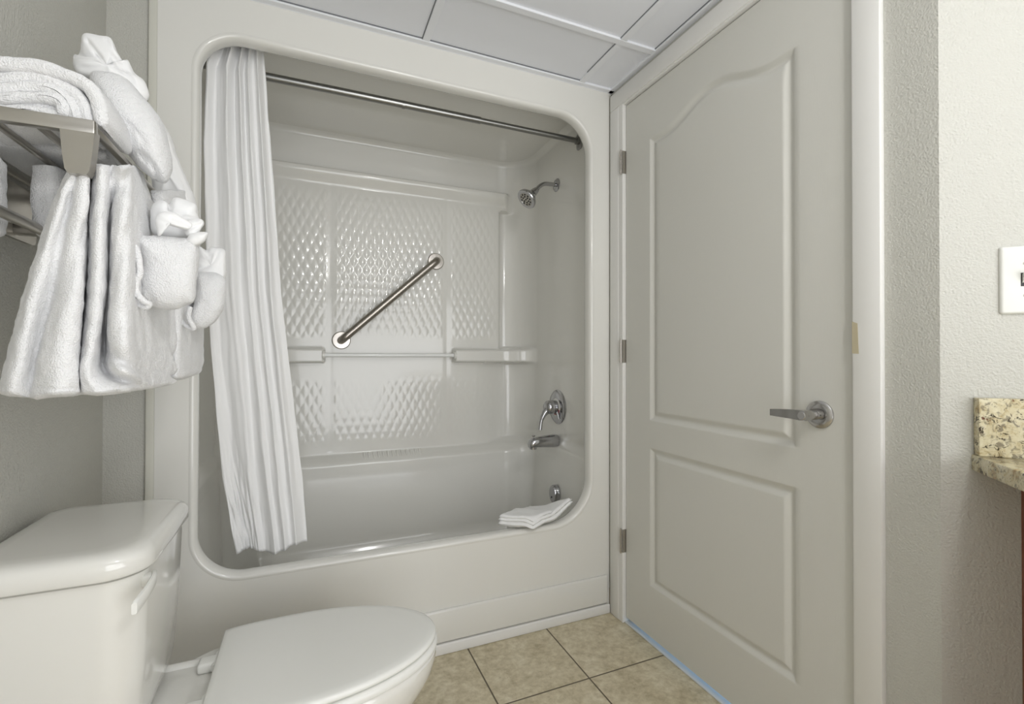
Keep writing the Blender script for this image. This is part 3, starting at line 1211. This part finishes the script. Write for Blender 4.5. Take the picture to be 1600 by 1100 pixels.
# A: nearest towel, two broad folds
lv = []
for y_, fx in ((268, ((106, .925), (109, .892), (116, .885), (122, .893), (128, .884), (138, .888), (143, .925))),
               (330, ((80, .94), (84, .892), (95, .884), (106, .902), (112, .884), (126, .876), (137, .888), (140, .94))),
               (460, ((38, .96), (42, .90), (58, .888), (80, .915), (90, .886), (112, .868), (130, .886), (134, .96))),
               (560, ((12, .96), (16, .90), (34, .884), (56, .918), (64, .882), (92, .860), (122, .880), (126, .96))),
               (612, ((-2, .96), (2, .905), (22, .886), (46, .915), (54, .880), (88, .854), (122, .876), (125, .96)))):
    lv.append(flat_level([(x, y_ + (6 if i in (3, 4) else 0) * (y_ > 600), Y) for i, (x, Y) in enumerate(fx)], 1.08 if y_ > 270 else 1.0))
ta = cloth_loft('bath_towel', lv, M['terry'], 'white terry bath towel hanging nearest, in two broad folds under the shelf bracket', 'towel', HT, n=120, vn=16,
                grooves=[([(84, 461), (110, 464), (134, 467)], .0035, .0035), ([(50, 604), (90, 609), (126, 606)], .003, .003)])

# B: middle towel, long narrow folds with a turned-up foot and the plain outer face
lv = []
for y_, fx, by in ((262, ((149, .925), (151, .895), (160, .884), (169, .897), (174, .912), (179, .897), (188, .884), (198, .888), (206, .93), (209, 1.0), (214, 1.06)), 1.10),
                   (330, ((143, .94), (146, .894), (156, .878), (167, .896), (173, .94), (177, .897), (190, .876), (204, .889), (214, .94), (228, 1.02), (240, 1.09)), 1.12),
                   (450, ((138, .95), (141, .890), (152, .874), (164, .894), (169, .955), (173, .894), (189, .868), (205, .886), (216, .94), (238, 1.02), (262, 1.10)), 1.13),
                   (540, ((129, .95), (132, .888), (143, .872), (153, .893), (163, .97), (171, .893), (188, .864), (205, .880), (218, .94), (243, 1.02), (267, 1.10)), 1.13),
                   (580, ((121, .94), (124, .886), (136, .866), (150, .888), (164, .930), (174, .888), (190, .862), (205, .878), (218, .94), (243, 1.02), (268, 1.10)), 1.13),
                   (604, ((126, .93), (130, .886), (148, .864), (160, .866), (168, .868), (178, .868), (192, .864), (205, .880), (218, .94), (244, 1.02), (268, 1.10)), 1.13)):
    lv.append(flat_level([(x, y_ + (0 if y_ < 600 else (9 - max(0, (x - 150)) * .14)), Y) for x, Y in fx], by))
tb = cloth_loft('bath_towel', lv, M['terry'], 'white terry bath towel hanging in the middle with long narrow folds and turned-up foot', 'towel', HT, n=150, vn=14)

# C: far towel, plain face, behind the second pocket
lv = []
for y_, fx, by in ((300, ((236, 1.13), (240, 1.12), (262, 1.14), (285, 1.24), (292, 1.29)), 1.32),
                   (420, ((258, 1.13), (264, 1.12), (284, 1.14), (304, 1.24), (312, 1.31)), 1.33),
                   (540, ((256, 1.15), (268, 1.135), (282, 1.14), (306, 1.24), (316, 1.31)), 1.33),
                   (583, ((256, 1.15), (268, 1.135), (282, 1.145), (304, 1.24), (313, 1.30)), 1.32)):
    lv.append(flat_level([(x, y_ + (6 - (x - 266) * .22 if y_ > 580 else 0), Y) for x, Y in fx], by))
cloth_loft('bath_towel', lv, M['terry'], 'white terry bath towel hanging farthest, at the tub end of the rack', 'towel', HT, n=72, vn=10)

# D: towel on the back bar by the wall, seen below the shelf rails
lv = []
for z_, x0, x1 in ((1.362, -.436, -.400), (1.33, -.438, -.395), (1.29, -.437, -.395), (1.25, -.434, -.398)):
    lv.append([Vector(p) for p in ((x0, 1.07, z_), (x0 + .01, 1.055, z_), ((x0 + x1) / 2, 1.05, z_), (x1, 1.06, z_), (x1, 1.2, z_), (x1, 1.31, z_), (x0, 1.31, z_), (x0, 1.2, z_))])
cloth_loft('hand_towel', lv, M['terry'], 'white hand towel hanging on the rear bar close to the wall', 'towel', n=48)
# small edge of another towel at the left border of the photo
lv = []
for z_ in (1.345, 1.30, 1.26, 1.235):
    c0 = at(-50, 300, .97)
    lv.append([Vector((c0.x + a, .97 + b, z_)) for a, b in ((-.03, -.02), (0, -.028), (.022, -.018), (.026, .0), (.022, .05), (0, .055), (-.03, .05))])
cloth_loft('washcloth', lv, M['terry'], 'small white washcloth hanging at the left border beside the rear bar', 'washcloth', n=40)


# folded towel stack on the shelf: nested ribbons seen at their ends
def ribbon(g, pts, th, y0, y1, n=7, jit=0.):
    path_ = resample(smooth_path([Vector((p[0], 0, p[1])) for p in pts], 8), 60, closed=False)
    ring = []
    outl, inl = [], []
    for i, p in enumerate(path_):
        t = (path_[min(i + 1, 59)] - path_[max(i - 1, 0)]).normalized()
        nn = Vector((-t.z, 0, t.x))
        e = min(i, 59 - i) / 3
        k = math.sqrt(max(0, 1 - (1 - min(e, 1)) ** 2))
        outl.append(p + nn * th / 2 * k)
        inl.append(p - nn * th / 2 * k)
    base_ = outl + inl[::-1]
    c = None
    rings = []
    mid_ = path_ + path_[::-1]
    for y, f_ in ((y0 + .004, .0), (y0 + .0015, .45), (y0, .0), ) if False else ((y0 - .0005, .0), (y0 + .000, .25), (y0 + .0015, .65), (y0 + .004, .9), (y0 + .008, 1), ((y0 + y1) / 2, 1), (y1 - .008, 1), (y1, .6), (y1 + .001, 0)):
        rings.append([Vector((m_.x + (p.x - m_.x) * f_, y, m_.z + (p.z - m_.z) * f_)) for p, m_ in zip(base_, mid_)])
    # subdivide along depth
    full = []
    for a, b in zip(rings, rings[1:]):
        k = 10 if (b[0].y - a[0].y) > .05 else 1
        for j in range(k):
            full.append([p.lerp(q, j / k) for p, q in zip(a, b)])
    full.append(rings[-1])
    g.loft(full, False, False)


def px_xz(pts, Y):
    return [(at(px, py, Y).x, at(px, py, Y).z) for px, py in pts]


def inflate(name, outline_px, Y0, th, m, label=None, cat=None, group=None, parent=None, grooves=None, amp=.003, sc=24, n=96, lean=(0, 0), power=2.4, nr=20, amp2=.0012, sc2=90, cen=None):
    """a soft thick body whose outline runs through the given points; lean tilts it in depth"""
    pts = [at(p[0], p[1], (p[2] if len(p) > 2 else Y0)) for p in outline_px]
    ring = resample(smooth_path(pts, 8, closed=True), n)
    c = at(cen[0], cen[1], Y0) if cen else sum(ring, Vector()) / n
    c.y = sum(p.y for p in ring) / n
    view = (EYE - c).normalized()
    rings = []
    for k in range(nr + 1):
        a = math.pi * k / nr
        s_, d_ = math.sin(a), math.cos(a)
        s_ = max(s_, .02) ** (2 / power)
        rings.append([c + (p - c) * s_ + view * th * d_ * (.85 + .15 * noise.noise(p * 9)) for p in ring])
    g = MB().loft(rings)
    o = g.build(name, m, parent, auto=None, origin=None if parent else tuple(min(ring, key=lambda p: p.z)))
    roughen(o, amp, sc, amp2, sc2)
    if grooves:
        groove(o, grooves)
    if not parent:
        tag(o, label, cat, group)
    return o


YN = .905
g = MB()
YE = 1.02
ribbon(g, px_xz([(-70, 93), (0, 95), (50, 99), (95, 111), (128, 126), (146, 148), (154, 172), (157, 196)], YN), .021, YN, YE)
ribbon(g, px_xz([(-70, 117), (0, 115), (45, 113), (80, 122), (110, 138), (126, 160), (132, 192)], YN), .0195, YN + .006, YE)
ribbon(g, px_xz([(-70, 135), (0, 133), (40, 131), (75, 136), (98, 150), (110, 170), (113, 188)], YN), .018, YN + .003, YE)
ribbon(g, px_xz([(-70, 153), (0, 151), (40, 149), (74, 151), (92, 158), (97, 169), (90, 176)], YN), .0165, YN - .001, YE)
ribbon(g, px_xz([(-70, 171), (-10, 168), (40, 170), (80, 175), (108, 184)], YN), .0175, YN + .004, YE)
ribbon(g, px_xz([(-70, 160), (0, 160), (45, 161), (88, 166)], YN), .030, YN + .012, YE)
o = g.build('folded_towel', M['terry'], auto=None, origin=(-.40, 1.0, 1.385))
roughen(o, .0030, 30, .0012, 120)
tag(o, 'white bath towel folded in thick layers flat on the rack shelf', 'towel')

g = MB()
for k, (z_, xa, xb, ya, yb) in enumerate(((1.3935, -.505, -.33, 1.045, 1.325), (1.411, -.503, -.335, 1.05, 1.32), (1.429, -.504, -.338, 1.048, 1.318))):
    ribbon(g, [(xa, z_), ((xa + xb) / 2, z_ + .001), (xb, z_)], .0185, ya, yb)
o = g.build('folded_towel', M['terry'], auto=None, origin=(-.42, 1.18, 1.385))
roughen(o, .0018, 30)
tag(o, 'white folded towel lying farther back on the rack shelf, seen from below between the rails', 'towel')

inflate('rolled_towel', [(140, 112), (168, 112), (196, 124), (222, 146), (243, 172), (258, 205), (268, 245), (268, 274), (258, 288), (240, 280), (216, 258), (190, 232), (168, 206), (154, 172), (140, 140)],
        1.06, .075, M['terry'], 'white terry towel rolled and propped on the far end of the rack shelf', 'towel',
        grooves=[([(222, 242), (236, 256), (244, 268), (246, 284)], .012, .007), ([(158, 150), (166, 180), (180, 214)], .006, .008)], amp=.006, sc=16)

inflate('fan_folded_washcloth', [(133, 54), (160, 55), (175, 60), (184, 78), (192, 94), (200, 93), (208, 114), (226, 128), (234, 150), (222, 160), (190, 150), (150, 128), (124, 116), (113, 100), (114, 84), (123, 85), (129, 68)],
        1.10, .04, M['cloth'], 'white washcloth folded into a fan standing up behind the shelf towels', 'washcloth',
        grooves=[([(136, 64), (146, 76), (156, 90)], .010, .006), ([(115, 88), (140, 88), (156, 90), (175, 100), (190, 118)], .012, .005), ([(166, 62), (178, 84), (188, 96)], .008, .005), ([(192, 96), (196, 110), (204, 128)], .010, .005), ([(130, 106), (160, 108), (196, 122)], .005, .008)],
        amp=.004, sc=20, amp2=.001, cen=(168, 104))

inflate('draped_towel', [(228, 166), (244, 176), (262, 205), (276, 240), (290, 275), (304, 312), (308, 345), (296, 362), (262, 362), (240, 340), (236, 300), (232, 250)],
        1.30, .05, M['cloth'], 'smooth white towel draped down over the tub end of the rack', 'towel',
        grooves=[([(262, 230), (276, 262), (292, 300)], .004, .006)], amp=.004, sc=18)

PG = 'pocket folded washcloths'
t1 = thing('pocket_washcloth', 'white washcloth folded as a bulging pocket, the larger and nearer one on the hanging towels', 'washcloth', tuple(at(262, 484, 1.0)), PG)
inflate('pouch', [(211, 366), (228, 366), (246, 367), (275, 371), (300, 374), (311, 386), (312, 412), (309, 443), (303, 472), (287, 479), (274, 484), (255, 482), (233, 477), (220, 466), (216, 443), (220, 412), (215, 386)],
        .985, .050, M['terry'], parent=t1, grooves=[([(222, 446), (232, 460), (240, 474)], .006, .005)], amp=.005, sc=18, power=3.4)
inflate('fan_fold', [(238, 320), (248, 312), (258, 314), (265, 319), (274, 310), (290, 313), (306, 320), (307, 334), (311, 348), (306, 372), (272, 376), (242, 368), (235, 345)],
        1.03, .034, M['cloth'], parent=t1, grooves=[([(264, 312), (262, 340)], .010, .004), ([(266, 332), (285, 338), (305, 342)], .005, .004)], amp=.003, power=3)
inflate('fan_fold', [(244, 338), (256, 331), (270, 331), (284, 338), (300, 349), (297, 358), (282, 357), (264, 352), (255, 353), (252, 366), (246, 366)],
        .96, .016, M['cloth'], parent=t1, grooves=[([(268, 340), (285, 346), (296, 352)], .004, .004)], amp=.0015, power=2.6)
inflate('fan_fold', [(290, 346), (300, 342), (315, 343), (319, 350), (311, 361), (300, 370), (290, 364)],
        .985, .020, M['cloth'], parent=t1, grooves=[([(298, 356), (314, 350)], .004, .004)], amp=.0015)
inflate('fan_fold', [(298, 366), (308, 363), (324, 363), (323, 372), (313, 382), (300, 384), (292, 376)],
        .975, .020, M['cloth'], parent=t1, amp=.0015)
g = MB()
g.tube(smooth_path([at(*p) for p in ((207, 396, .96), (206, 388, .94), (212, 387, .925), (217, 405, .92), (219, 424, .92), (213, 442, .922), (214, 458, .922), (224, 470, .92), (233, 475, .925), (226, 480, .93), (212, 472, .938), (205, 460, .943), (208, 442, .948), (205, 424, .955))], 8), [.0046] * 105, 12)
o = g.build('rolled_edge', M['terry'], t1)
roughen(o, .0012, 60)
t2 = thing('pocket_washcloth', 'white washcloth folded as a bulging pocket, the smaller one nearest the shower curtain', 'washcloth', tuple(at(322, 514, 1.2)), PG)
inflate('pouch', [(308, 428), (325, 426), (340, 428), (351, 438), (352, 462), (349, 483), (340, 498), (329, 508), (314, 514), (298, 510), (294, 496), (302, 475), (306, 450)],
        1.19, .045, M['terry'], parent=t2, amp=.004, sc=20, power=3, grooves=[([(296, 484), (294, 500), (300, 512)], .006, .004)])
inflate('fan_fold', [(309, 388), (322, 391), (333, 386), (352, 391), (353, 415), (350, 440), (328, 446), (308, 440)],
        1.215, .030, M['cloth'], parent=t2, grooves=[([(309, 403), (330, 401)], .006, .004), ([(312, 420), (334, 412), (340, 395)], .004, .004), ([(343, 400), (344, 430)], .003, .004)], amp=.002, power=3)
g = MB()
g.tube(smooth_path([at(*p) for p in ((297, 480, 1.135), (295, 496, 1.13), (303, 513, 1.135), (290, 508, 1.145), (281, 497, 1.155))], 8), [.0045] * 33, 12)
g.build('rolled_edge', M['terry'], t2)
